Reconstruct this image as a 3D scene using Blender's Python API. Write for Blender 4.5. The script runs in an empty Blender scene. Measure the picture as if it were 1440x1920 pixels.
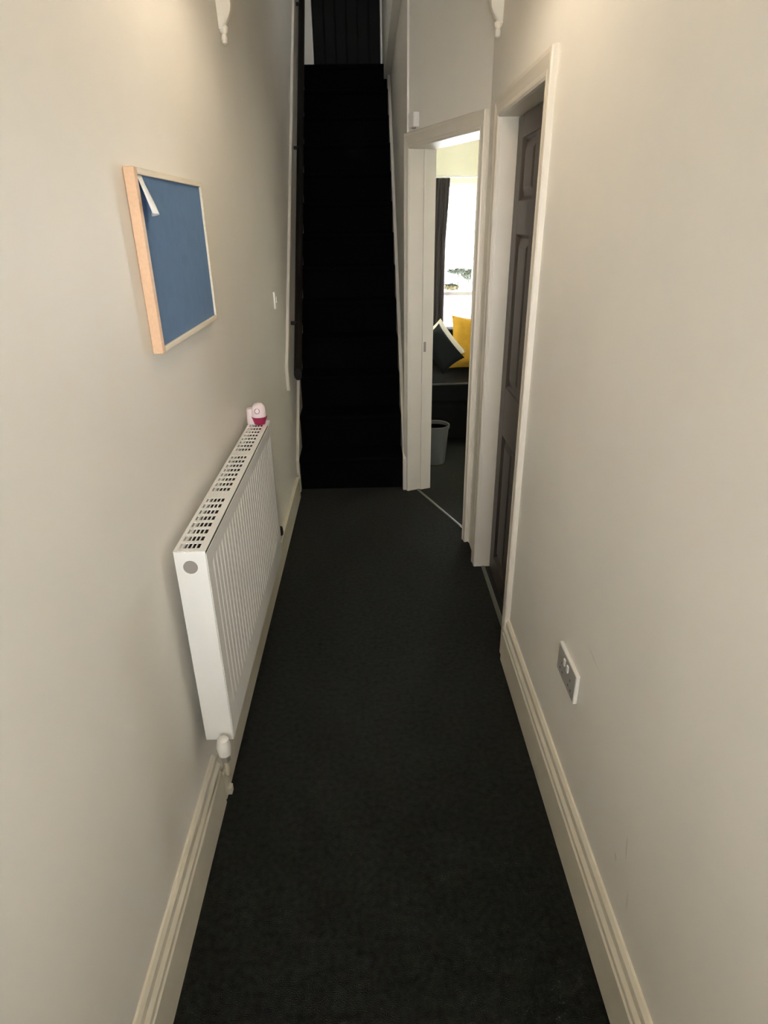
import bpy, bmesh, math, random
from mathutils import Matrix, Vector
random.seed(7)
SC = bpy.context.scene
COL = SC.collection

# ---------------------------------------------------------------- camera
cam_d = bpy.data.cameras.new('camera')
cam_d.sensor_fit = 'HORIZONTAL'
cam_d.sensor_width = 36.0
cam_d.lens = 1167.74 * 36.0 / 1440.0
cam_d.clip_start = 0.02
cam = bpy.data.objects.new('camera', cam_d)
COL.objects.link(cam)
RR = ((0.9996392, -0.0219953, 0.0154159), (-0.0232738, -0.4228066, 0.9059210), (-0.0134081, -0.9059530, -0.4231660))
m = Matrix.Identity(4)
for i in range(3):
    m[i][0] = RR[i][0]
    m[i][1] = -RR[i][1]
    m[i][2] = -RR[i][2]
m[0][3], m[1][3], m[2][3] = 0.0, 0.0, 1.62
cam.matrix_world = m
SC.camera = cam

# ---------------------------------------------------------------- sky, exposure
SKY = 6.0
wd = bpy.data.worlds.new('overcast_sky')
SC.world = wd
wd.use_nodes = True
bg = wd.node_tree.nodes['Background']
bg.inputs[0].default_value = (0.97, 0.985, 1.0, 1)
bg.inputs[1].default_value = SKY
SC.view_settings.view_transform = 'Standard'
SC.view_settings.look = 'None'
SC.view_settings.gamma = 1.0
SC.view_settings.use_curve_mapping = False
SC.view_settings.exposure = 2.85
try:
    SC.cycles.max_bounces = 14
    SC.cycles.diffuse_bounces = 10
except Exception:
    pass


def portal(name, loc, rot, sx, sy):
    ld = bpy.data.lights.new(name, 'AREA')
    ld.shape = 'RECTANGLE'
    ld.size, ld.size_y = sx, sy
    ld.cycles.is_portal = True
    o = bpy.data.objects.new(name, ld)
    o.location = loc
    o.rotation_euler = rot
    COL.objects.link(o)
    return o


PI = math.pi
# daylight enters by: the glazed front door behind the camera, the back room window, an opening added above the hall ceiling
FD = (-0.44, 0.47, 0.05, 2.40)          # open front door x0,x1,z0,z1 at y = YF
SCREEN_GAP = (-0.38, 0.40, 1.10, 1.98)          # opening in the added light-shaping partition x0,x1,z0,z1 at y = -0.9
RW = (0.42, 1.78, 0.55, 1.935)          # back room window x0,x1,z0,z1 at y = 6.6
ADDED_GAP = (-0.06, 0.14, 3.60, 3.98)          # opening added in the bulkhead to light the landing, at y = 3.9
portal('daylight_front_door', ((SCREEN_GAP[0] + SCREEN_GAP[1]) / 2, -0.92, (SCREEN_GAP[2] + SCREEN_GAP[3]) / 2), (PI / 2, 0, 0), SCREEN_GAP[1] - SCREEN_GAP[0], SCREEN_GAP[3] - SCREEN_GAP[2])
portal('daylight_room_window', ((RW[0] + RW[1]) / 2, 6.74, (RW[2] + RW[3]) / 2), (-PI / 2, 0, 0), RW[1] - RW[0], RW[3] - RW[2])
portal('added_landing_daylight', ((ADDED_GAP[0] + ADDED_GAP[1]) / 2, 3.86, (ADDED_GAP[2] + ADDED_GAP[3]) / 2), (PI / 2, 0, 0), ADDED_GAP[1] - ADDED_GAP[0], ADDED_GAP[3] - ADDED_GAP[2])


# ---------------------------------------------------------------- materials
def mat(name, col, rough=0.6, spec=0.5, metal=0.0, bump=0.0, bscale=200.0, vary=0.0, vscale=6.0, sheen=0.0, detail=3.0,
        stretch=None, bdist=0.002):
    mt = bpy.data.materials.new(name)
    mt.use_nodes = True
    nt = mt.node_tree
    b = nt.nodes['Principled BSDF']
    b.inputs['Base Color'].default_value = (*col, 1)
    b.inputs['Roughness'].default_value = rough
    b.inputs['Specular IOR Level'].default_value = spec
    b.inputs['Metallic'].default_value = metal
    if sheen:
        b.inputs['Sheen Weight'].default_value = sheen
        b.inputs['Sheen Roughness'].default_value = 0.6
    tc = nt.nodes.new('ShaderNodeTexCoord')
    src = tc.outputs['Object']
    if stretch:
        mp = nt.nodes.new('ShaderNodeMapping')
        mp.inputs['Scale'].default_value = stretch
        nt.links.new(src, mp.inputs['Vector'])
        src = mp.outputs['Vector']
    if vary:
        n = nt.nodes.new('ShaderNodeTexNoise')
        n.inputs['Scale'].default_value = vscale
        n.inputs['Detail'].default_value = detail
        nt.links.new(src, n.inputs['Vector'])
        r = nt.nodes.new('ShaderNodeValToRGB')
        r.color_ramp.elements[0].position = 0.3
        r.color_ramp.elements[1].position = 0.7
        r.color_ramp.elements[0].color = (*[c * (1 - vary) for c in col], 1)
        r.color_ramp.elements[1].color = (*[min(1, c * (1 + vary)) for c in col], 1)
        nt.links.new(n.outputs['Fac'], r.inputs['Fac'])
        nt.links.new(r.outputs['Color'], b.inputs['Base Color'])
    if bump:
        n2 = nt.nodes.new('ShaderNodeTexNoise')
        n2.inputs['Scale'].default_value = bscale
        n2.inputs['Detail'].default_value = 4
        nt.links.new(src, n2.inputs['Vector'])
        bp = nt.nodes.new('ShaderNodeBump')
        bp.inputs['Strength'].default_value = bump
        bp.inputs['Distance'].default_value = bdist
        nt.links.new(n2.outputs['Fac'], bp.inputs['Height'])
        nt.links.new(bp.outputs['Normal'], b.inputs['Normal'])
    return mt


M = {}
M['wall'] = mat('cream_wall_paint', (0.835, 0.813, 0.770), 0.55, 0.35, bump=0.10, bscale=28, vary=0.02, vscale=3)
M['gloss'] = mat('cream_gloss_trim', (0.72, 0.675, 0.60), 0.35, 0.5, bump=0.05, bscale=60, vary=0.02, vscale=8)
M['skirt'] = mat('ivory_skirting_paint', (0.77, 0.725, 0.62), 0.38, 0.5, bump=0.06, bscale=50, vary=0.03, vscale=9)
M['ceiling'] = mat('white_ceiling_paint', (0.82, 0.81, 0.77), 0.8, 0.2)
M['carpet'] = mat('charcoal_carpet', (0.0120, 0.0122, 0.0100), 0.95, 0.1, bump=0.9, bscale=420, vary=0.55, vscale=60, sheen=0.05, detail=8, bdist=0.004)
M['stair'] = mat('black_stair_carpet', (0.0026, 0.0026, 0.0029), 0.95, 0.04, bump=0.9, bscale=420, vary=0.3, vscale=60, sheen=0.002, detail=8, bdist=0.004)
M['door'] = mat('dark_brown_door_paint', (0.060, 0.046, 0.040), 0.40, 0.5, bump=0.06, bscale=40, vary=0.08, vscale=12)
M['plank'] = mat('black_door_paint', (0.0035, 0.0038, 0.003), 0.6, 0.12, bump=0.1, bscale=60, vary=0.1, vscale=12)
M['rail'] = mat('dark_stained_handrail', (0.007, 0.005, 0.004), 0.5, 0.2, vary=0.2, vscale=20, stretch=(8, 1, 8))
M['rad'] = mat('white_radiator_enamel', (0.84, 0.84, 0.82), 0.28, 0.5)
M['dark'] = mat('radiator_inside_shade', (0.035, 0.025, 0.022), 0.7, 0.3)  # dark colour stands in for shade inside the radiator
M['greycap'] = mat('grey_metal_plug', (0.33, 0.31, 0.28), 0.45, 0.5, metal=0.2)
M['chrome'] = mat('chrome_pipe', (0.62, 0.60, 0.56), 0.3, 0.5, metal=0.8)
M['pipe'] = mat('painted_pipe', (0.66, 0.60, 0.48), 0.4, 0.5)
M['black'] = mat('black_plastic', (0.012, 0.012, 0.012), 0.45, 0.5)
M['pine'] = mat('pine_wood', (0.72, 0.47, 0.30), 0.5, 0.4, vary=0.05, vscale=9, stretch=(14, 1, 14))
M['pine_pale'] = mat('pale_pine_wood', (0.76, 0.69, 0.56), 0.5, 0.4, vary=0.08, vscale=9, stretch=(14, 1, 14))
M['felt'] = mat('blue_felt', (0.098, 0.20, 0.39), 0.9, 0.1, bump=0.3, bscale=600, vary=0.05, vscale=30, sheen=0.1)
M['paper'] = mat('white_paper', (0.85, 0.87, 0.88), 0.4, 0.5)
M['white'] = mat('white_plastic', (0.80, 0.79, 0.76), 0.35, 0.5)
M['face_shade'] = mat('shaded_white_plate', (0.50, 0.49, 0.47), 0.42, 0.5, metal=0.25, bump=0.05, bscale=300)  # white socket face, greyed in colour as if turned from the light
M['pink'] = mat('magenta_plastic', (0.36, 0.022, 0.085), 0.3, 0.5)
M['pinkwhite'] = mat('pinkish_white_plastic', (0.82, 0.70, 0.72), 0.3, 0.5)
M['greyring'] = mat('grey_print', (0.42, 0.34, 0.36), 0.5, 0.3)
M['plaster'] = mat('painted_plaster', (0.80, 0.77, 0.70), 0.5, 0.4, bump=0.1, bscale=80)
M['strip'] = mat('aluminium_strip', (0.16, 0.16, 0.14), 0.5, 0.5, metal=0.3)
M['room'] = mat('pale_yellow_room_paint', (0.87, 0.85, 0.72), 0.7, 0.3, vary=0.02)
M['curtain'] = mat('dark_plum_curtain', (0.030, 0.022, 0.024), 0.9, 0.1, bump=0.4, bscale=500, sheen=0.2)
M['sofa'] = mat('black_sofa_fabric', (0.0030, 0.0030, 0.0034), 0.85, 0.15, bump=0.4, bscale=500)
M['piping'] = mat('charcoal_sofa_piping', (0.05, 0.05, 0.05), 0.6, 0.4)
M['yellow'] = mat('mustard_cushion_fabric', (0.62, 0.36, 0.045), 0.85, 0.2, bump=0.4, bscale=400, vary=0.08, vscale=20)
M['teal'] = mat('dark_slate_cushion_fabric', (0.006, 0.008, 0.009), 0.8, 0.2, bump=0.4, bscale=400)
M['ivory'] = mat('ivory_cushion_fabric', (0.72, 0.70, 0.62), 0.85, 0.2, bump=0.4, bscale=400)
M['bin'] = mat('shaded_white_plastic', (0.095, 0.10, 0.095), 0.5, 0.4)  # white bin plastic, darkened in colour to stand in for shade
M['frame'] = mat('cream_gloss_trim_lit', (0.86, 0.83, 0.76), 0.4, 0.5)  # trim paint lightened to stand in for light on the landing frame
M['upvc'] = mat('white_window_frame', (0.80, 0.80, 0.78), 0.35, 0.5)
M['paving'] = mat('pale_paving', (0.50, 0.50, 0.47), 0.9, 0.2, vary=0.1, vscale=2)
M['render'] = mat('white_rendered_wall', (0.78, 0.78, 0.76), 0.9, 0.2, bump=0.2, bscale=40)
M['leaf'] = mat('dark_shrub_leaves', (0.014, 0.018, 0.012), 0.6, 0.2)
gm = bpy.data.materials.new('window_glass')
gm.use_nodes = True
nt = gm.node_tree
nt.nodes.clear()
out = nt.nodes.new('ShaderNodeOutputMaterial')
tr = nt.nodes.new('ShaderNodeBsdfTransparent')
gl = nt.nodes.new('ShaderNodeBsdfGlossy')
gl.inputs['Roughness'].default_value = 0.02
mx = nt.nodes.new('ShaderNodeMixShader')
mx.inputs[0].default_value = 0.06
nt.links.new(tr.outputs[0], mx.inputs[1])
nt.links.new(gl.outputs[0], mx.inputs[2])
nt.links.new(mx.outputs[0], out.inputs[0])
M['glass'] = gm


def add_scuffs(mt, marks):
    """faint scuff streaks on the right-hand wall paint: soft-edged ellipses in (y, z) wall coordinates"""
    nt = mt.node_tree
    b = nt.nodes['Principled BSDF']
    src = b.inputs['Base Color'].links[0].from_socket
    tc = nt.nodes.new('ShaderNodeTexCoord')
    sep = nt.nodes.new('ShaderNodeSeparateXYZ')
    nt.links.new(tc.outputs['Object'], sep.inputs[0])

    def math_n(op, a, bb, cc=None):
        n = nt.nodes.new('ShaderNodeMath')
        n.operation = op
        for i, v in enumerate((a, bb)):
            if isinstance(v, (int, float)):
                n.inputs[i].default_value = v
            else:
                nt.links.new(v, n.inputs[i])
        return n.outputs[0]
    for (y, z, ang, ly, lz, dark) in marks:
        dy = math_n('SUBTRACT', sep.outputs[1], y)
        dz = math_n('SUBTRACT', sep.outputs[2], z)
        c, s = math.cos(ang), math.sin(ang)
        u = math_n('ADD', math_n('MULTIPLY', dy, c / ly), math_n('MULTIPLY', dz, s / ly))
        v = math_n('ADD', math_n('MULTIPLY', dy, -s / lz), math_n('MULTIPLY', dz, c / lz))
        r2 = math_n('ADD', math_n('MULTIPLY', u, u), math_n('MULTIPLY', v, v))
        f = nt.nodes.new('ShaderNodeMath')
        f.operation = 'MULTIPLY'
        f.use_clamp = True
        g = nt.nodes.new('ShaderNodeMath')
        g.operation = 'SUBTRACT'
        g.use_clamp = True
        g.inputs[0].default_value = 1.0
        nt.links.new(r2, g.inputs[1])
        nt.links.new(g.outputs[0], f.inputs[0])
        f.inputs[1].default_value = dark
        mixn = nt.nodes.new('ShaderNodeMixRGB')
        nt.links.new(f.outputs[0], mixn.inputs[0])
        nt.links.new(src, mixn.inputs[1])
        mixn.inputs[2].default_value = (0.25, 0.22, 0.2, 1)
        src = mixn.outputs[0]
    nt.links.new(src, b.inputs['Base Color'])


M['wall_r'] = mat('cream_wall_paint_scuffed', (0.835, 0.813, 0.770), 0.5, 0.35, bump=0.10, bscale=28, vary=0.02, vscale=3)
add_scuffs(M['wall_r'], [(0.885, 0.405, 1.35, 0.035, 0.0025, 0.45), (0.92, 0.33, 1.1, 0.012, 0.006, 0.3),
                         (0.84, 0.30, 1.4, 0.03, 0.006, 0.18), (1.20, 0.66, 0.15, 0.05, 0.003, 0.25)])


# ---------------------------------------------------------------- mesh helpers
class MB:
    """collects vertices and faces; T maps local (a, b, c) to world"""

    def __init__(self, T=None):
        self.v, self.f = [], []
        self.T = T or (lambda a, b, c: (a, b, c))

    def vert(self, a, b, c):
        self.v.append(self.T(a, b, c))
        return len(self.v) - 1

    def box(self, a0, a1, b0, b1, c0, c1):
        i = [self.vert(a, b, c) for c in (c0, c1) for b in (b0, b1) for a in (a0, a1)]
        for q in ((0, 2, 3, 1), (4, 5, 7, 6), (0, 1, 5, 4), (2, 6, 7, 3), (0, 4, 6, 2), (1, 3, 7, 5)):
            self.f.append(tuple(i[k] for k in q))
        return self

    def prism(self, poly, lo, hi, axis):
        """poly: 2-D points in the other two axes (in order), extruded along axis 0/1/2 from lo to hi"""
        def P(p, e):
            q = [p[0], p[1]]
            q.insert(axis, e)
            return self.vert(*q)
        A = [P(p, lo) for p in poly]
        B = [P(p, hi) for p in poly]
        n = len(poly)
        self.f.append(tuple(reversed(A)))
        self.f.append(tuple(B))
        for k in range(n):
            self.f.append((A[k], A[(k + 1) % n], B[(k + 1) % n], B[k]))
        return self

    def loft(self, rings, closed=True, cap=True):
        idx = [[self.vert(*p) for p in r] for r in rings]
        n = len(rings[0])
        for a, b in zip(idx, idx[1:]):
            for k in range(n if closed else n - 1):
                self.f.append((a[k], a[(k + 1) % n], b[(k + 1) % n], b[k]))
        if cap:
            self.f.append(tuple(reversed(idx[0])))
            self.f.append(tuple(idx[-1]))
        return self

    def lathe(self, prof, cx, cy, n=24, axis=2, half=None, sq=1.0):
        rings = []
        for r, h in prof:
            ring = []
            for k in range(n):
                a = 2 * PI * k / n
                u, w = r * math.cos(a), r * math.sin(a) * sq
                if axis == 2:
                    ring.append((cx + u, cy + w, h))
                elif axis == 1:
                    ring.append((cx + u, h, cy + w))
                else:
                    ring.append((h, cx + u, cy + w))
            rings.append(ring)
        return self.loft(rings)

    def tube(self, pts, r, n=10):
        rings = []
        for i, p in enumerate(pts):
            p = Vector(p)
            d = (Vector(pts[min(i + 1, len(pts) - 1)]) - Vector(pts[max(i - 1, 0)])).normalized()
            up = Vector((0, 0, 1)) if abs(d.z) < 0.9 else Vector((0, 1, 0))
            s = d.cross(up).normalized()
            t = s.cross(d)
            rings.append([tuple(p + s * (r * math.cos(2 * PI * k / n)) + t * (r * math.sin(2 * PI * k / n))) for k in range(n)])
        return self.loft(rings)

    def build(self, name, material, parent=None, bevel=0.0, smooth=False, seg=2):
        me = bpy.data.meshes.new(name)
        me.from_pydata(self.v, [], self.f)
        bm = bmesh.new()
        bm.from_mesh(me)
        bmesh.ops.remove_doubles(bm, verts=bm.verts, dist=1e-6)
        bmesh.ops.recalc_face_normals(bm, faces=bm.faces)
        if bevel:
            ed = [e for e in bm.edges if len(e.link_faces) == 2 and e.calc_face_angle(0) > 0.6]
            bmesh.ops.bevel(bm, geom=ed, offset=bevel, segments=seg, profile=0.6, affect='EDGES', clamp_overlap=True)
        bm.to_mesh(me)
        bm.free()
        me.materials.append(material)
        o = bpy.data.objects.new(name, me)
        COL.objects.link(o)
        if parent is not None:
            o.parent = parent
            bpy.context.view_layer.update()
            o.matrix_parent_inverse = parent.matrix_world.inverted()
        if smooth:
            for p in me.polygons:
                p.use_smooth = True
            try:
                me.set_sharp_from_angle(angle=math.radians(40))
            except Exception:
                pass
        return o


def empty(name, loc=(0, 0, 0)):
    o = bpy.data.objects.new(name, None)
    o.location = loc
    o.empty_display_size = 0.05
    COL.objects.link(o)
    bpy.context.view_layer.update()
    return o


def tag(o, label, cat, group=None):
    o['label'] = label
    o['category'] = cat
    if group:
        o['group'] = group
    return o


def struct(o, label=None):
    o['kind'] = 'structure'
    if label:
        o['label'] = label
    return o


# ---------------------------------------------------------------- layout
XL, XR = -0.497, 0.52                       # hall walls
YF = -3.4                                   # front wall
P0 = Vector((0.52, 3.04))                   # angled wall runs P0 -> P1
P1 = Vector((0.216, 3.846))
DV = (P1 - P0).normalized()
NV = Vector((DV.y, -DV.x))                  # into the back room
SL = (P1 - P0).length
HC = 2.75                                   # hall ceiling
TOP = 5.25
NR, RISE, TREAD, Y0S = 13, 0.22, 0.225, 3.86
ZL = NR * RISE                              # landing level
YT = Y0S + (NR - 1) * TREAD


def TD(s, n, z):                            # angled wall frame
    p = P0 + DV * s + NV * n
    return (p.x, p.y, z)


def xleft(y):                               # stair side of the left wall drifts outwards a little
    return XL if y < 3.7 else XL - (y - 3.7) * 0.0195


# ---------------------------------------------------------------- setting
struct(MB().box(-0.75, 3.3, YF - 0.15, 6.75, -0.12, 0.0).build('floor', M['carpet']), 'charcoal carpet running down the hall and into the rooms')

y_end = 7.05
struct(MB().prism([(XL, YF - 0.12), (XL, 3.7), (xleft(y_end), y_end), (-0.80, y_end), (-0.80, YF - 0.12)], 0.0, TOP, 2).build('wall_left', M['wall']))
struct(MB().prism([(YF - 0.12, 0), (2.065, 0), (2.065, 2.005), (2.80, 2.005), (2.80, 0), (3.04, 0), (3.04, HC), (YF - 0.12, HC)], XR, XR + 0.14, 0).build('wall_right', M['wall_r']))
struct(MB(TD).prism([(0, 0), (0.045, 0), (0.045, 1.985), (0.822, 1.985), (0.822, 0), (SL, 0), (SL, HC), (0, HC)], 0.0, 0.14, 1)
       .build('wall_angled', M['wall']), 'angled stretch of wall with the back room doorway')
# right-hand wall beside the stairs, with the upper storey stepping in over it
struct(MB().box(0.216, 0.335, 3.82, y_end, 0, HC - 0.0).build('wall_stair', M['wall']))
struct(MB().box(0.166, 0.335, 3.90, y_end, HC, TOP).build('wall_landing_right', M['wall']))
struct(MB().prism([(-0.80, ZL - 0.6), (-0.80, TOP), (0.34, TOP), (0.34, ZL - 0.6)], y_end, y_end + 0.12, 1).build('wall_landing', M['wall']))
# bulkhead above the hall ceiling with an opening added to light the landing
b = MB()
b.box(-0.80, ADDED_GAP[0], 3.80, 3.90, HC, TOP).box(ADDED_GAP[1], 0.34, 3.80, 3.90, HC, TOP).box(ADDED_GAP[0], ADDED_GAP[1], 3.80, 3.90, HC, ADDED_GAP[2]).box(ADDED_GAP[0], ADDED_GAP[1], 3.80, 3.90, ADDED_GAP[3], TOP)
struct(b.build('wall_bulkhead', M['wall']))
struct(MB().box(-0.80, XR + 0.14, YF - 0.12, 3.90, HC, HC + 0.10).build('ceiling', M['ceiling']))
struct(MB().box(-0.80, 0.34, 3.80, y_end + 0.12, TOP, TOP + 0.1).build('ceiling_stairwell', M['ceiling']))
# front wall behind the camera: door with a glazed upper half and fanlight
b = MB()
b.box(-0.80, FD[0], YF - 0.10, YF, 0, HC).box(FD[1], XR + 0.14, YF - 0.10, YF, 0, HC).box(FD[0], FD[1], YF - 0.10, YF, 0, FD[2]).box(FD[0], FD[1], YF - 0.10, YF, FD[3], HC)
struct(b.build('wall_front', M['wall']))
# partition added behind the camera to shade the near walls
b = MB()
b.box(-0.60, SCREEN_GAP[0], -0.95, -0.90, 0, HC).box(SCREEN_GAP[1], XR + 0.05, -0.95, -0.90, 0, HC).box(SCREEN_GAP[0], SCREEN_GAP[1], -0.95, -0.90, 0, SCREEN_GAP[2]).box(SCREEN_GAP[0], SCREEN_GAP[1], -0.95, -0.90, SCREEN_GAP[3], HC)
struct(b.build('wall_light_screen', M['wall']))
# arch between the two corbels (above the frame)
b = MB()
arch = [(XL, HC), (XL, 2.44)]
for k in range(17):
    a = PI - PI * k / 16
    arch.append(((XL + XR) / 2 + 0.46 * math.cos(a), 2.44 + 0.26 * math.sin(a)))
arch += [(XR, 2.44), (XR, HC)]
b.T = lambda a, y, c: (a, y + (a - XL) * 0.14, c)
b.prism(arch, 2.68, 2.80, 1)
struct(b.build('wall_arch', M['wall']))

# back room shell
b = MB()
b.box(0.335, RW[0], 6.60, 6.75, 0, 2.6).box(RW[1], 3.3, 6.60, 6.75, 0, 2.6).box(RW[0], RW[1], 6.60, 6.75, 0, RW[2]).box(RW[0], RW[1], 6.60, 6.75, RW[3], 2.6)
struct(b.build('wall_room_back', M['room']))
struct(MB().box(3.2, 3.3, 3.0, 6.6, 0, 2.6).build('wall_room_right', M['room']))
struct(MB().prism([(0.62, 3.05), (0.66, 3.05), (3.2, 3.05), (3.2, 3.15), (0.68, 3.15)], 0, 2.6, 2).build('wall_room_front', M['room']))
struct(MB().box(0.336, 0.35, 3.90, 6.60, 0, 2.6).build('wall_room_left', M['room']))
struct(MB().prism([(0.535, 3.05), (0.345, 3.87), (0.345, 6.6), (3.2, 6.6), (3.2, 3.05)], 2.6, 2.7, 2).build('ceiling_room', M['ceiling']))
# dim front room behind the near closed door
struct(MB().box(1.9, 2.0, YF, 3.05, 0, 2.6).build('wall_front_room', M['room']))


# ---------------------------------------------------------------- skirting boards
def skirt_profile(h, t):
    return [(0, 0), (t, 0), (t, h * 0.66), (t * 0.80, h * 0.69), (t * 0.98, h * 0.735), (t * 0.95, h * 0.80), (t * 0.62, h * 0.86), (t * 0.55, h * 0.95), (t * 0.25, h), (0, h)]


def skirting(name, x, side, y0, y1, h=0.20, t=0.022, profile=None):
    b = MB()
    pr = [(x + side * d, z) for d, z in (profile or skirt_profile(h, t))]
    b.prism(pr, y0, y1, 1)
    return struct(b.build(name, M['skirt']))


skirting('baseboard_right', XR, -1, YF, 2.03)
bl = skirting('baseboard_left', XL, 1, YF, 1.375)
pb = MB().box(XL, XL + 0.022, 1.385, 3.72, 0, 0.145).build('plain_board', M['skirt'], bl, bevel=0.004)
MB().box(XL, XL + 0.034, 1.402, 1.425, 0, 0.028).build('end_block', M['gloss'], bl, bevel=0.004)


# ---------------------------------------------------------------- architraves and linings
def architrave(name, T, s0, s1, z1, W=0.068, t=0.02, sgn=-1, W0=None, W1=None):
    """moulded surround on the hall face (n = 0 plane, proud by t towards n<0)"""
    prof = [(0.0, 0.0), (0.0, 0.55), (0.10, 0.78), (0.22, 0.80), (0.30, 0.70), (0.55, 0.82), (0.78, 1.0), (0.95, 0.95), (1.0, 0.70), (1.0, 0.0)]
    W0 = W0 or W
    W1 = W1 or W
    rings = []
    for st in range(4):
        ring = []
        for w, d in prof:
            if st == 0:
                ring.append((s0 - w * W0, sgn * d * t, 0.0))
            elif st == 1:
                ring.append((s0 - w * W0, sgn * d * t, z1 + w * W))
            elif st == 2:
                ring.append((s1 + w * W1, sgn * d * t, z1 + w * W))
            else:
                ring.append((s1 + w * W1, sgn * d * t, 0.0))
        rings.append(ring)
    return struct(MB(T).loft(rings).build(name, M['gloss']))


def lining(T, s0, s1, z1, n0, n1, parent, stop=None, th=0.02):
    for (a, bb) in ((s0 - th, s0), (s1, s1 + th)):
        MB(T).box(a, bb, n0, n1, 0, z1).build('jamb_lining', M['gloss'], parent, bevel=0.002)
    MB(T).box(s0 - th, s1 + th, n0, n1, z1, z1 + th).build('head_lining', M['gloss'], parent, bevel=0.002)
    if stop:
        a, c = stop
        for (p, q) in ((s0, s0 + 0.012), (s1 - 0.012, s1)):
            MB(T).box(p, q, a, c, 0, z1).build('door_stop', M['gloss'], parent, bevel=0.002)


def TR(s, n, z):                            # right wall frame: s along +y, n into the right-hand room
    return (XR + n, s, z)


t1 = architrave('trim_1', TR, 2.085, 2.78, 1.975)
t1['label'] = 'cream moulded surround of the near dark panelled door'
lining(TR, 2.085, 2.78, 1.975, 0.0, 0.14, t1)
t2 = architrave('trim_2', TD, 0.062, 0.805, 1.965, W=0.075, W0=0.045, W1=0.055)
t2['label'] = 'cream moulded surround of the angled back room doorway'
lining(TD, 0.062, 0.805, 1.965, 0.0, 0.145, t2, stop=(0.075, 0.145))
MB(TD).box(0.7925, 0.8065, 0.083, 0.099, 0.90, 0.96).build('strike_plate', M['greycap'], t2, bevel=0.002)


# ---------------------------------------------------------------- six-panel doors
def panel_door(name, T, w, h, th, label):
    """local: a along the width, b thickness (visible face at b=0), c up"""
    root = empty(name)
    st, mid = 0.09, 0.085
    cw = (w - 2 * st - mid) / 2
    cols = ((st, st + cw), (st + cw + mid, w - st))
    rows = ((0.105, 0.735), (0.955, 1.565), (1.685, 1.895))
    for a0, a1 in ((0, st), (w - st, w)):
        MB(T).box(a0, a1, 0, th, 0.006, h).build('stile', M['door'], root, bevel=0.003)
    zz = [(0.006, rows[0][0]), (rows[0][1], rows[1][0]), (rows[1][1], rows[2][0]), (rows[2][1], h)]
    for z0, z1 in zz:
        MB(T).box(st, w - st, 0, th, z0, z1).build('rail', M['door'], root, bevel=0.003)
    for r0, r1 in rows:
        MB(T).box(st + cw, st + cw + mid, 0, th, r0, r1).build('muntin', M['door'], root, bevel=0.003)
        for c0, c1 in cols:
            b = MB(T)
            m1, m2 = 0.012, 0.045
            def ring(i, d):
                return [(c0 + i, d, r0 + i), (c1 - i, d, r0 + i), (c1 - i, d, r1 - i), (c0 + i, d, r1 - i)]
            b.loft([ring(0, th * 0.8), ring(0, 0.004), ring(m1, 0.016), ring(m1 + 0.004, 0.016), ring(m2, 0.004)])
            b.build('panel', M['door'], root)
    struct(root, label)
    return root


panel_door('door_1', lambda a, b_, c: (0.585 + b_, 2.088 + a, c), 0.689, 1.972, 0.04, 'closed dark brown six panel door in the near right doorway')
# back room door standing open inside the room, hinged on the near jamb
hx, hy, _ = TD(0.08, 0.165, 0)
ang = math.radians(14)
panel_door('door_2', lambda a, b_, c: (hx + a * math.cos(ang) - b_ * math.sin(ang), hy + a * math.sin(ang) + b_ * math.cos(ang), c), 0.70, 1.95, 0.04,
           'dark panelled door standing open inside the back room')

# planked door at the head of the stairs
DY = 6.97
d3 = empty('door_3', (-0.15, DY, ZL))
dx0, dx1 = -0.462, 0.146
npl = 6
for k in range(npl):
    a0 = dx0 + (dx1 - dx0) * k / npl
    a1 = dx0 + (dx1 - dx0) * (k + 1) / npl
    MB().box(a0 + 0.003, a1 - 0.003, DY, DY + 0.022, ZL + 0.01, ZL + 1.97).build('plank', M['plank'], d3, bevel=0.006)
for z in (0.22, 1.0, 1.72):
    MB().box(dx0, dx1, DY + 0.022, DY + 0.045, ZL + z, ZL + z + 0.12).build('ledge', M['plank'], d3, bevel=0.004)
MB().box(dx0, dx1, DY + 0.021, DY + 0.026, ZL + 0.01, ZL + 1.97).build('backing', M['plank'], d3)
struct(d3, 'black planked door at the head of the stairs')
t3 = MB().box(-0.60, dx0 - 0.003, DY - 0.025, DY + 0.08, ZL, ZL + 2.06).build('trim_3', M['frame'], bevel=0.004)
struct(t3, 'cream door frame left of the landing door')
MB().box(dx1 + 0.003, 0.166, DY - 0.025, DY + 0.08, ZL, ZL + 2.06).build('door_post', M['gloss'], t3, bevel=0.004)
MB().box(dx0, dx1, DY - 0.025, DY + 0.08, ZL + 1.975, ZL + 2.06).build('door_head', M['gloss'], t3, bevel=0.004)

# ---------------------------------------------------------------- staircase
stair = empty('staircase', (-0.14, Y0S, 0))
for k in range(NR):
    y0, y1 = Y0S + k * TREAD, Y0S + (k + 1) * TREAD + 0.02
    z0, z1 = k * RISE, (k + 1) * RISE
    if k == NR - 1:
        y1 = y_end
    xl0 = xleft(y0)
    prof = [(y0, z0 - (0.0 if k == 0 else 0.10)), (y0, z1 - 0.045), (y0 - 0.006, z1 - 0.036), (y0 - 0.018, z1 - 0.026), (y0 - 0.022, z1 - 0.014),
            (y0 - 0.018, z1 - 0.004), (y0 - 0.006, z1), (y1, z1), (y1, z0 - (0.0 if k == 0 else 0.10))]
    MB().prism(prof, xl0, 0.216, 0).build('step', M['stair'], stair)


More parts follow.
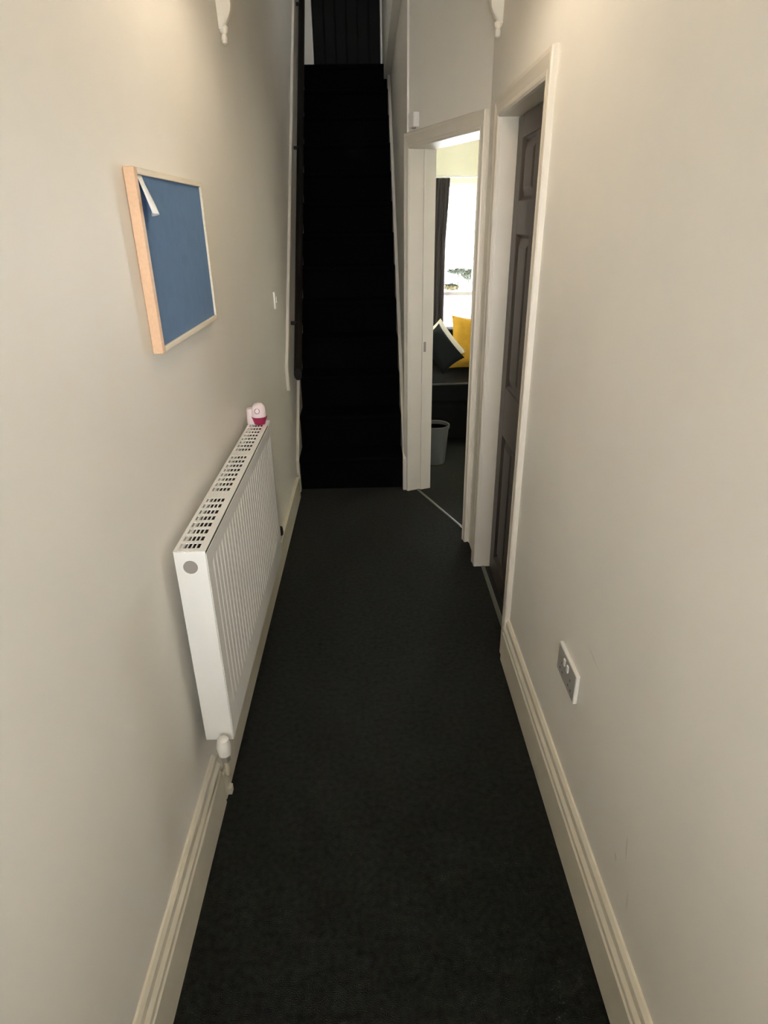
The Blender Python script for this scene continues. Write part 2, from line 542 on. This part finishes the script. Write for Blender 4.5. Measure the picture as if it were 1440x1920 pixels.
def string_board(x0, x1, lo, hi, name, material, parent, dx=0.0):
    ya, yb = Y0S - 0.055, YT + 0.02
    sl = RISE / TREAD
    b = MB(lambda a, b_, c: (a + (xleft(b_) - XL if dx else 0), b_, c))
    pts = [(ya, 0.0), (ya, max(0.02, RISE + hi + (ya - Y0S) * sl)), (yb, RISE + hi + (yb - Y0S) * sl), (yb, RISE + lo + (yb - Y0S) * sl), (Y0S + 0.30, 0.0)]
    b.prism(pts, x0, x1, 0)
    return b.build(name, material, parent, bevel=0.003)


string_board(0.193, 0.216, -0.25, 0.055, 'string', M['gloss'], stair)
string_board(XL, XL + 0.018, -0.25, 0.055, 'string', M['gloss'], stair, dx=1)
tag(stair, 'steep straight staircase carpeted in black at the end of the hall', 'staircase')

# handrail on the left-hand stair wall
hr = empty('handrail', (XL, Y0S, 0.9))
sl = RISE / TREAD


def along(y, off):
    return RISE + (y - Y0S) * sl + off


ya, yb = 3.70, 6.45
b = MB(lambda a, b_, c: (a + xleft(b_) - XL, b_, c))
b.prism([(ya - 0.08, along(ya - 0.08, 0.74)), (ya - 0.08, along(ya - 0.08, 0.88)), (yb, along(yb, 0.88)), (yb, along(yb, 0.74))], XL - 0.002, XL + 0.018, 0)
b.build('backing_board', M['gloss'], hr, bevel=0.004)
b = MB(lambda a, b_, c: (a + xleft(b_) - XL, b_, c))
ring = []
for k in range(12):
    a = 2 * PI * k / 12
    ring.append((0.024 * math.cos(a), 0.036 * math.sin(a)))
b.loft([[(XL + 0.062 + u, y, along(y, 0.74) + w) for u, w in ring] for y in (ya, ya + 0.01, yb)])
b.build('rail', M['rail'], hr, smooth=True)
for y in (3.95, 5.0, 6.1):
    MB(lambda a, b_, c: (a + xleft(b_) - XL, b_, c)).box(XL + 0.016, XL + 0.062, y - 0.012, y + 0.012, along(y, 0.745), along(y, 0.765)).build('bracket', M['rail'], hr, bevel=0.003)
tag(hr, 'dark stained handrail on a cream backing board beside the stairs', 'handrail')

# ---------------------------------------------------------------- radiator
RX0, RX1, RY0, RY1, RZ0, RZ1 = -0.468, -0.396, 1.28, 2.335, 0.350, 0.930
rad = empty('radiator', (-0.43, 1.8, RZ0))
# ribbed front panel with plain rolled edges
b = MB()
pitch = 0.0330
npt = int((RY1 - RY0 - 0.05) / pitch)
ys = [(RY0 + 0.004, 0.0)]
ystart = RY0 + (RY1 - RY0 - npt * pitch) / 2
for k in range(npt):
    for f_, d in ((0.10, 0.0), (0.24, -0.0020), (0.62, -0.0020), (0.76, 0.0)):
        ys.append((ystart + (k + f_) * pitch, d))
ys.append((RY1 - 0.004, 0.0))
zs = [(RZ0 + 0.006, 0), (RZ0 + 0.085, 0), (RZ0 + 0.10, 1), (RZ1 - 0.058, 1), (RZ1 - 0.045, 0), (RZ1 - 0.008, 0)]
b.loft([[(RX1 + d * w, y, z) for z, w in zs] for y, d in ys], closed=False, cap=False)
fp = b.build('front_panel', M['rad'], rad)
sm = fp.modifiers.new('thick', 'SOLIDIFY')
sm.thickness = 0.002
MB().box(RX0, RX0 + 0.012, RY0 + 0.004, RY1 - 0.004, RZ0 + 0.006, RZ1 - 0.014).build('back_panel', M['rad'], rad, bevel=0.004)
MB().box(RX0 + 0.0125, RX1 - 0.008, RY0 + 0.008, RY1 - 0.008, RZ0 + 0.03, RZ1 - 0.014).build('convector', M['dark'], rad)  # dark-coloured filling so the grille slots look shaded
# side panels: near one with the round tapping plug
for y in (RY0, RY1 - 0.006):
    sp = MB().box(RX0 - 0.002, RX1 + 0.001, y, y + 0.006, RZ0, RZ1).build('side_panel', M['rad'], rad, bevel=0.003)
    if y == RY0:
        MB().lathe([(0.017, y - 0.0015), (0.017, y + 0.002), (0.012, y + 0.002)], (RX0 + RX1) / 2 - 0.002, RZ1 - 0.040, 24, axis=1).build('tapping_plug', M['greycap'], sp, smooth=True)
# top grille with rows of slots
gx = [RX0 - 0.002, RX0 + 0.007]
ncol = 5
cellx = (RX1 - 0.014 - gx[1]) / ncol
b = MB()
zt = RZ1 + 0.001
rows_n = 27
y_a, y_b = RY0 + 0.012, RY1 - 0.012
rp = (y_b - y_a) / rows_n
T0, T1 = zt - 0.0025, zt
# long bars
xs = [(RX0 - 0.002, RX0 + 0.007)] + [(gx[1] + cellx * (k + 1) - 0.0030, gx[1] + cellx * (k + 1)) for k in range(ncol - 1)] + [(RX1 - 0.016, RX1 + 0.001)]
for x0, x1 in xs:
    b.box(x0, x1, RY0 + 0.001, RY1 - 0.001, T0, T1)
# cross bars (a solid bridge where the grille clips on)
for k in range(rows_n + 1):
    yc = y_a + k * rp
    b.box(RX0, RX1 - 0.004, yc - 0.0062, yc + 0.0062, T0, T1 - 0.0002)
for k in (9, 18):
    b.box(RX0, RX1 - 0.004, y_a + (k - 0.5) * rp - 0.018, y_a + (k - 0.5) * rp + 0.018, T0, T1 - 0.0004)
gr = b.build('top_grille', M['rad'], rad)
# lower near valve and its pipe
v = MB().lathe([(0.010, RZ0 - 0.022), (0.017, RZ0 - 0.018), (0.019, RZ0 + 0.010), (0.015, RZ0 + 0.032), (0.008, RZ0 + 0.036)], -0.415, RY0 - 0.030, 20).build('valve', M['white'], rad, smooth=True)
MB().tube([(-0.415, RY0 - 0.030, RZ0 + 0.0), (-0.415, RY0 + 0.004, RZ0 + 0.0)], 0.010).build('valve_tail', M['chrome'], v, smooth=True)
MB().lathe([(0.013, RZ0 - 0.042), (0.013, RZ0 - 0.022)], -0.415, RY0 - 0.030, 6).build('valve_nut', M['greycap'], v)
MB().tube([(-0.415, RY0 - 0.030, RZ0 - 0.04), (-0.415, RY0 - 0.028, RZ0 - 0.09), (-0.428, RY0 + 0.015, RZ0 - 0.14), (-0.455, RY0 + 0.095, RZ0 - 0.19), (-0.474, RY0 + 0.100, RZ0 - 0.23)], 0.0075).build('pipe', M['pipe'], rad, smooth=True)
v = MB().lathe([(0.008, 0.405), (0.013, 0.409), (0.015, 0.420), (0.012, 0.444), (0.006, 0.448)], -0.405, RY1 + 0.052, 16).build('valve', M['black'], rad, smooth=True)
MB().tube([(-0.405, RY1 + 0.052, 0.400), (-0.405, RY1 - 0.004, 0.400)], 0.009).build('valve_tail', M['chrome'], v, smooth=True)
MB().tube([(-0.405, RY1 + 0.052, 0.400), (-0.43, RY1 + 0.052, 0.385), (XL + 0.001, RY1 + 0.052, 0.382)], 0.0075).build('pipe', M['rad'], rad, smooth=True)
for y in (RY0 + 0.2, RY1 - 0.2):
    MB().box(XL + 0.001, RX0 + 0.002, y - 0.02, y + 0.02, RZ0 + 0.05, RZ1 - 0.06).build('wall_bracket', M['rad'], rad)
tag(rad, 'white double panel radiator with slotted top grille on the left wall', 'radiator')

# air freshener standing on the far end of the radiator
AX, AY, AZ = -0.425, 2.285, RZ1 + 0.001
af = empty('air_freshener', (AX, AY, AZ))
MB().lathe([(0.016, AZ), (0.020, AZ + 0.002), (0.0275, AZ + 0.026), (0.029, AZ + 0.030), (0.026, AZ + 0.031)], AX, AY, 28).build('base', M['pink'], af, smooth=True)
dome = MB().lathe([(0.0270, AZ + 0.031), (0.0275, AZ + 0.036), (0.0265, AZ + 0.056), (0.0225, AZ + 0.070), (0.0140, AZ + 0.079), (0.004, AZ + 0.082)], AX, AY, 28).build('dome', M['pinkwhite'], af, smooth=True)
rg = []
for k in range(25):
    a = 2 * PI * k / 24
    rg.append((AX - 0.002 + 0.009 * math.cos(a), AY - 0.0262 + 0.004 * abs(math.sin(a)) * (1 if math.sin(a) > 0 else 0), AZ + 0.056 + 0.009 * math.sin(a)))
MB().tube(rg, 0.0018, 8).build('ring_vent', M['greyring'], dome, smooth=True)
MB().lathe([(0.0185, AZ + 0.001), (0.0185, AZ + 0.052), (0.0165, AZ + 0.058)], AX - 0.031, AY + 0.014, 18).build('refill', M['pinkwhite'], af, smooth=True)
tag(af, 'small magenta and white domed air freshener standing on the radiator', 'air freshener')

# ---------------------------------------------------------------- notice board
NB = empty('notice_board', (-0.486, 1.73, 1.34))
bx0, bx1 = XL + 0.001, XL + 0.0235
by0, by1, bz0, bz1 = 1.452, 2.022, 1.352, 1.728
fw = 0.020
b = MB().box(bx0, bx1, by0, by0 + fw, bz0, bz1)
b.build('frame_strip', M['pine'], NB, bevel=0.002)
f2 = 0.013
MB().box(bx0, bx1, by1 - f2, by1, bz0, bz1).build('frame_strip', M['pine_pale'], NB, bevel=0.002)
MB().box(bx0, bx1, by0 + fw, by1 - f2, bz1 - f2, bz1).build('frame_strip', M['pine_pale'], NB, bevel=0.002)
MB().box(bx0, bx1, by0 + fw, by1 - f2, bz0, bz0 + f2).build('frame_strip', M['pine_pale'], NB, bevel=0.002)
MB().box(bx0, bx1 - 0.006, by0 + fw, by1 - f2, bz0 + f2, bz1 - f2).build('felt_panel', M['felt'], NB)
tag(NB, 'blue felt notice board in a pine frame on the left wall', 'notice board')

# curled scrap of paper tucked in the board's top corner
b = MB()
rows = []
for i in range(9):
    t = i / 8
    r = []
    for j in range(7):
        s = j / 6
        yy = by0 + fw + 0.004 + 0.010 * t + s * (0.030 + 0.018 * math.sin(PI * min(1, t * 0.9)))
        zz = bz1 - f2 - 0.001 - t * 0.072 - 0.006 * s * t
        xx = bx1 - 0.004 + t * 0.018 * (1 - 0.8 * s) + 0.016 * t * math.sin(PI * s)
        r.append((xx, yy, zz))
    rows.append(r)
b.loft(rows, closed=False, cap=False)
ps = b.build('paper_scrap', M['paper'], smooth=True)
sm = ps.modifiers.new('thick', 'SOLIDIFY')
sm.thickness = 0.0006
tag(ps, 'curled scrap of white paper in the corner of the blue notice board', 'paper')

# ---------------------------------------------------------------- switch, socket, sensor
sw = empty('light_switch', (XL, 3.434, 1.255))
MB().box(XL, XL + 0.009, 3.434 - 0.043, 3.434 + 0.043, 1.212, 1.298).build('plate', M['white'], sw, bevel=0.003)
MB().box(XL + 0.008, XL + 0.013, 3.434 - 0.010, 3.434 + 0.010, 1.240, 1.270).build('rocker', M['white'], sw, bevel=0.002)
tag(sw, 'small white light switch on the left wall near the stairs', 'light switch')

so = empty('power_socket', (XR, 1.335, 0.50))
sy0, sy1, sz0, sz1 = 1.258, 1.412, 0.462, 0.552
MB().box(XR - 0.010, XR, sy0, sy1, sz0, sz1).build('plate', M['white'], so, bevel=0.002)
face = MB().box(XR - 0.0108, XR - 0.009, sy0 + 0.0035, sy1 - 0.0035, sz0 + 0.0035, sz1 - 0.0035).build('face', M['face_shade'], so)
for yc in (sy0 + 0.040, sy1 - 0.040):
    for dy, dz, w, h in ((0, 0.006, 0.003, 0.008), (-0.011, -0.018, 0.0065, 0.004), (0.011, -0.018, 0.0065, 0.004)):
        MB().box(XR - 0.0112, XR - 0.0107, yc + dy - w / 2, yc + dy + w / 2, (sz0 + sz1) / 2 + dz - h / 2 - 0.006, (sz0 + sz1) / 2 + dz + h / 2 - 0.006).build('pin_hole', M['black'], face)
for yc in (1.322, 1.350):
    MB().box(XR - 0.0145, XR - 0.010, yc - 0.006, yc + 0.006, sz1 - 0.036, sz1 - 0.016).build('rocker', M['white'], so, bevel=0.0015)
tag(so, 'double white power socket, face coloured grey as if shaded, low on right wall', 'socket')

ds = empty('wall_sensor', TD(0.735, 0, 2.06))
MB(TD).box(0.700, 0.765, -0.034, 0.0, 2.052, 2.118).build('housing', M['white'], ds, bevel=0.008, seg=3)
MB(TD).lathe([(0.012, 2.054), (0.012, 2.049), (0.006, 2.047)], 0.732, -0.018, 14).build('lens', M['greyring'], ds, smooth=True)
tag(ds, 'little white sensor box fixed above the back room doorway', 'sensor')


# ---------------------------------------------------------------- plaster corbels
def corbel(x, y, zt, side, label):
    """scrolled console with a pendant drop; side = +1 sticks out towards +x"""
    root = empty('corbel', (x, y, zt))
    T = lambda a, b_, c: (x + side * a, y + b_, c)
    # scrolled console: tapering block with an S-shaped face
    prof = []
    for k in range(15):
        t = k / 14
        z = zt + 0.20 - 0.235 * t + 0.045
        d = 0.072 * (1 - t) ** 0.8 + 0.016 + 0.010 * math.sin(t * 3.2 * PI)
        w = 0.046 * (1 - 0.62 * t)
        prof.append((d, w, z))
    rings = []
    for d, w, z in prof:
        rings.append([(0, -w, z), (d * 0.65, -w, z), (d * 0.93, -w * 0.7, z), (d, 0, z), (d * 0.93, w * 0.7, z), (d * 0.65, w, z), (0, w, z)])
    MB(T).loft(rings).build('console', M['plaster'], root, smooth=True)
    for sgn in (-1, 1):
        b = MB(T)
        pts = []
        for k in range(20):
            a = k / 19 * 3.2 * PI
            r = 0.026 - 0.0011 * k
            pts.append((0.042 + r * math.cos(a), sgn * 0.030, zt + 0.125 + r * math.sin(a)))
        b.tube(pts, 0.0055, 8).build('scroll', M['plaster'], root, smooth=True)
    MB(T).lathe([(0.003, zt - 0.032), (0.009, zt - 0.028), (0.0115, zt - 0.014), (0.008, zt - 0.002), (0.014, zt + 0.006), (0.016, zt + 0.016), (0.010, zt + 0.026)], 0.013, 0.0, 18).build('drop', M['plaster'], root, smooth=True)
    MB(T).box(0, 0.100, -0.055, 0.055, zt + 0.240, zt + 0.262).build('cap', M['plaster'], root, bevel=0.004)
    tag(root, label, 'corbel', 'plaster corbels of the hall arch')
    return root


corbel(XL, 2.665, 2.215, 1, 'scrolled plaster corbel high on the left wall above the notice board')
corbel(XR, 2.890, 2.275, -1, 'scrolled plaster corbel high on the right wall between the two doorways')

# ---------------------------------------------------------------- threshold strips
b = MB()
b.prism([(XR + 0.024, 0.0), (XR + 0.029, 0.004), (XR + 0.039, 0.004), (XR + 0.044, 0.0)], 2.086, 2.779, 1)
tag(b.build('threshold_strip', M['strip']), 'metal carpet strip under the near panelled door', 'threshold strip', 'metal carpet strips in the doorways')
b2 = MB(TD)
b2.loft([[(s, n, z) for n, z in ((0.050, 0.0), (0.054, 0.004), (0.064, 0.004), (0.068, 0.0))] for s in (0.064, 0.803)])
tag(b2.build('threshold_strip', M['strip']), 'metal carpet strip across the angled back room doorway', 'threshold strip', 'metal carpet strips in the doorways')

# ---------------------------------------------------------------- back room: window, curtain
w1 = empty('window_1', ((RW[0] + RW[1]) / 2, 6.64, RW[2]))
fx0, fx1, fz0, fz1 = RW
ft = 0.04
for nm, bxs in (('frame_side', (fx0, fx0 + ft, fz0, fz1)), ('frame_side', (fx1 - ft, fx1, fz0, fz1)), ('mullion', (1.035, 1.115, fz0, fz1)),
                ('frame_head', (fx0 + ft, 1.035, fz1 - 0.03, fz1)), ('frame_head', (1.115, fx1 - ft, fz1 - 0.03, fz1)),
                ('frame_sill', (fx0 + ft, 1.035, fz0, fz0 + 0.05)), ('frame_sill', (1.115, fx1 - ft, fz0, fz0 + 0.05)),
                ('meeting_rail', (fx0 + ft, 1.035, 0.925, 0.962)), ('meeting_rail', (1.115, fx1 - ft, 0.925, 0.962))):
    MB().box(bxs[0], bxs[1], 6.64, 6.70, bxs[2], bxs[3]).build(nm, M['upvc'], w1, bevel=0.003)
for z0, z1 in ((fz0 + 0.05, 0.925), (0.962, fz1 - 0.03)):
    for px0, px1 in ((fx0 + ft, 1.035), (1.115, fx1 - ft)):
        MB().box(px0, px1, 6.668, 6.672, z0, z1).build('pane', M['glass'], w1)
MB().box(fx0 - 0.03, fx1 + 0.03, 6.55, 6.64, fz0 - 0.03, fz0).build('window_board', M['upvc'], w1, bevel=0.004)
struct(w1, 'bright sash window of the back room')

b = MB()
rings = []
nz = 12
cx0, cx1 = 0.405, 0.768
for i in range(nz + 1):
    t = i / nz
    z = 1.975 - t * 1.45
    squeeze = 1 - 0.075 * math.sin(PI / 2 * min(1.0, t * 2.2)) ** 2
    ring = []
    for k in range(49):
        s = k / 48
        x = cx0 + (cx1 - cx0) * s * squeeze
        ring.append((x, 6.53 + 0.024 * math.sin(s * 2 * PI * 7) + 0.006 * math.sin(t * 5 + s * 9), z))
    rings.append(ring)
b.loft(rings, closed=False, cap=False)
cu = b.build('curtain', M['curtain'], smooth=True)
sm = cu.modifiers.new('thick', 'SOLIDIFY')
sm.thickness = 0.004
tag(cu, 'dark plum curtain hanging beside the bright back room window', 'curtain')
cp = empty('curtain_rail', (0.75, 6.53, 1.98))
MB().tube([(0.38, 6.53, 1.985), (1.86, 6.53, 1.985)], 0.010).build('pole', M['upvc'], cp, smooth=True)
for x in (0.40, 1.84):
    MB().box(x - 0.008, x + 0.008, 6.53, 6.60, 1.98, 1.995).build('bracket', M['upvc'], cp)
tag(cp, 'slim white curtain rail above the back room window', 'curtain rail')

# ---------------------------------------------------------------- sofa and cushions
SX0, SX1, SY0, SY1 = 0.385, 1.95, 4.62, 5.50
sf = empty('sofa', (1.1, 5.0, 0))
MB().box(SX0 + 0.02, SX1 - 0.02, SY0 + 0.02, SY1 - 0.02, 0.06, 0.36).build('base', M['sofa'], sf, bevel=0.02)
for x in (SX0 + 0.07, SX1 - 0.07):
    for y in (SY0 + 0.08, SY1 - 0.08):
        MB().box(x - 0.03, x + 0.03, y - 0.03, y + 0.03, 0.0, 0.07).build('foot', M['black'], sf)
for x0, x1 in ((SX0 + 0.03, 1.165), (1.17, SX1 - 0.20)):
    sc = MB().box(x0, x1, SY0 - 0.01, SY1 - 0.20, 0.36, 0.515).build('seat_cushion', M['sofa'], sf, bevel=0.035, seg=4, smooth=True)
    MB().tube([(x0 + 0.03, SY0 - 0.002, 0.508), (x1 - 0.03, SY0 - 0.002, 0.508)], 0.008, 8).build('piping', M['piping'], sc, smooth=True)
MB().box(SX0 + 0.02, SX1 - 0.02, SY1 - 0.22, SY1, 0.30, 0.80).build('backrest', M['sofa'], sf, bevel=0.05, seg=4, smooth=True)
MB().box(SX1 - 0.20, SX1, SY0, SY1, 0.06, 0.66).build('arm', M['sofa'], sf, bevel=0.05, seg=4, smooth=True)
tag(sf, 'black fabric sofa under the back room window', 'sofa')


def cushion(material, cx, cy, cz, w, h, th, tilt, roll, yaw, label, piping=None):
    n = 14
    me_v, me_f = [], []
    b = MB()
    Rm = Matrix.Translation((cx, cy, cz)) @ Matrix.Rotation(yaw, 4, 'Z') @ Matrix.Rotation(tilt, 4, 'X') @ Matrix.Rotation(roll, 4, 'Y')
    b.T = lambda a, b_, c: tuple(Rm @ Vector((a, b_, c)))
    for sgn in (-1, 1):
        g = []
        for i in range(n + 1):
            row = []
            for j in range(n + 1):
                u, v = 2 * i / n - 1, 2 * j / n - 1
                pin = 1 - 0.09 * (1 - u * u) * abs(v) ** 3
                pin2 = 1 - 0.09 * (1 - v * v) * abs(u) ** 3
                d = th * ((1 - u ** 4) * (1 - v ** 4)) ** 0.55
                row.append(b.vert(u * w / 2 * pin2, sgn * d / 2, v * h / 2 * pin))
            g.append(row)
        for i in range(n):
            for j in range(n):
                b.f.append((g[i][j], g[i + 1][j], g[i + 1][j + 1], g[i][j + 1]))
    o = b.build('cushion', material, smooth=True)
    tag(o, label, 'cushion', 'cushions on the black sofa')
    return o


cushion(M['yellow'], 0.865, 5.125, 0.712, 0.45, 0.42, 0.16, -0.36, 0.10, 0.08, 'mustard yellow cushion propped on the black sofa')
cushion(M['ivory'], 0.572, 5.010, 0.742, 0.20, 0.33, 0.06, -0.36, -0.64, 0.0, 'thin ivory cushion added as the lit edge of the dark slate cushion')  # added piece; its pale colour draws the slate cushion's lit edge
cushion(M['teal'], 0.545, 4.905, 0.715, 0.21, 0.33, 0.12, -0.36, -0.64, 0.0, 'dark slate cushion leaning at the end of the black sofa')

# ---------------------------------------------------------------- waste bin
BX, BY = 0.452, 4.33
wb = empty('waste_bin', (BX, BY, 0))
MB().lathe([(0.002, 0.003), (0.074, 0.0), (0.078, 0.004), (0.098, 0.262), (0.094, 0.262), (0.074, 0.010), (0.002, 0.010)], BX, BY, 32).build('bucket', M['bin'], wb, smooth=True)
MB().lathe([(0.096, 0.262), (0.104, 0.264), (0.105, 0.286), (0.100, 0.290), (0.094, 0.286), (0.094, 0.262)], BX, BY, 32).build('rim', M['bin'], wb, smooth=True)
tag(wb, 'white plastic waste bin, coloured grey as if shaded, on the carpet beside the sofa', 'bin')

# ---------------------------------------------------------------- back yard seen through the window
struct(MB().box(-8, 14, 6.9, 22, -0.30, -0.20).build('ground_yard', M['paving']), 'pale paved yard outside the window')
struct(MB().box(-8, 14, YF - 12, YF - 0.3, -0.30, -0.20).build('ground_street', M['paving']), 'pale pavement outside the front door')
tag(MB().box(0.6, 2.6, 10.6, 10.85, -0.2, 0.555).build('planter_wall', M['render'], bevel=0.01), 'low white planter wall in the yard outside the window', 'wall')


def shrub(cx, cy, cz, rx, rz, n, label):
    b = MB()
    for k in range(n):
        while True:
            p = Vector((random.uniform(-1, 1), random.uniform(-1, 1), random.uniform(-1, 1)))
            if p.length < 1:
                break
        c = Vector((cx + p.x * rx, cy + p.y * 0.12, cz + p.z * rz))
        d = Vector((random.uniform(-1, 1), random.uniform(-1, 1), random.uniform(-1, 1))).normalized()
        e = d.cross(Vector((0.3, 0.5, 0.8))).normalized()
        l, w = random.uniform(0.030, 0.048), random.uniform(0.014, 0.022)
        i = [b.vert(*(c - d * l)), b.vert(*(c + e * w)), b.vert(*(c + d * l)), b.vert(*(c - e * w))]
        b.f.append(tuple(i))
    root = empty('shrub', (cx, cy, -0.2))
    b.build('foliage', M['leaf'], root)
    MB().tube([(cx, cy, -0.2), (cx + 0.01, cy, cz)], 0.012, 6).build('stem', M['leaf'], root)
    tag(root, label, 'shrub', 'shrubs outside the back room window')


shrub(1.36, 10.98, 0.61, 0.14, 0.055, 260, 'low dark shrub in the yard nearest the curtain')
shrub(1.53, 11.45, 0.82, 0.19, 0.040, 300, 'dark shrub top level with the window, behind the low shrub')
shrub(1.66, 11.10, 0.79, 0.11, 0.085, 280, 'round dark shrub furthest right through the window')

# ---------------------------------------------------------------- hall pendant lamp (hangs just above the frame)
PX, PY, PZ = 0.01, 1.88, 2.42
pl = empty('pendant_lamp', (PX, PY, HC))
MB().lathe([(0.045, HC), (0.045, HC - 0.012), (0.02, HC - 0.03)], PX, PY, 20).build('ceiling_rose', M['white'], pl, smooth=True)
MB().tube([(PX, PY, HC - 0.02), (PX, PY, PZ + 0.12)], 0.004, 8).build('cord', M['white'], pl, smooth=True)
MB().lathe([(0.018, PZ + 0.055), (0.020, PZ + 0.12), (0.012, PZ + 0.13)], PX, PY, 16).build('lamp_holder', M['white'], pl, smooth=True)
sh = MB()
sh.loft([[(PX + r_ * math.cos(2 * PI * k / 40), PY + r_ * math.sin(2 * PI * k / 40), z) for k in range(40)] for r_, z in ((0.165, PZ - 0.065), (0.10, PZ + 0.13))], cap=False)
ms = mat('lamp_shade_fabric', (0.80, 0.72, 0.58), 0.9, 0.1)
ms.node_tree.nodes['Principled BSDF'].inputs['Transmission Weight'].default_value = 0.0
tl = ms.node_tree.nodes.new('ShaderNodeBsdfTranslucent')
tl.inputs[0].default_value = (0.55, 0.45, 0.32, 1)
mxs = ms.node_tree.nodes.new('ShaderNodeMixShader')
mxs.inputs[0].default_value = 0.45
ms.node_tree.links.new(ms.node_tree.nodes['Principled BSDF'].outputs[0], mxs.inputs[1])
ms.node_tree.links.new(tl.outputs[0], mxs.inputs[2])
ms.node_tree.links.new(mxs.outputs[0], ms.node_tree.nodes['Material Output'].inputs[0])
so_ = sh.build('lamp_shade', ms, pl, smooth=True)
mb = mat('lit_bulb', (0.9, 0.85, 0.75), 0.4)
mb.node_tree.nodes['Principled BSDF'].inputs['Emission Color'].default_value = (1.0, 0.85, 0.66, 1)
mb.node_tree.nodes['Principled BSDF'].inputs['Emission Strength'].default_value = 12.0
MB().lathe([(0.004, PZ - 0.035), (0.022, PZ - 0.028), (0.031, PZ - 0.005), (0.028, PZ + 0.02), (0.016, PZ + 0.055)], PX, PY, 20).build('bulb', mb, pl, smooth=True)
ld = bpy.data.lights.new('bulb_light', 'POINT')
ld.energy = 4.2
ld.color = (1.0, 0.87, 0.70)
ld.shadow_soft_size = 0.034
lo = bpy.data.objects.new('bulb_light', ld)
lo.location = (PX, PY, PZ - 0.005)
lo.parent = pl
lo.matrix_parent_inverse = pl.matrix_world.inverted()
COL.objects.link(lo)
tag(pl, 'fabric shaded pendant lamp hanging from the hall ceiling', 'lamp')
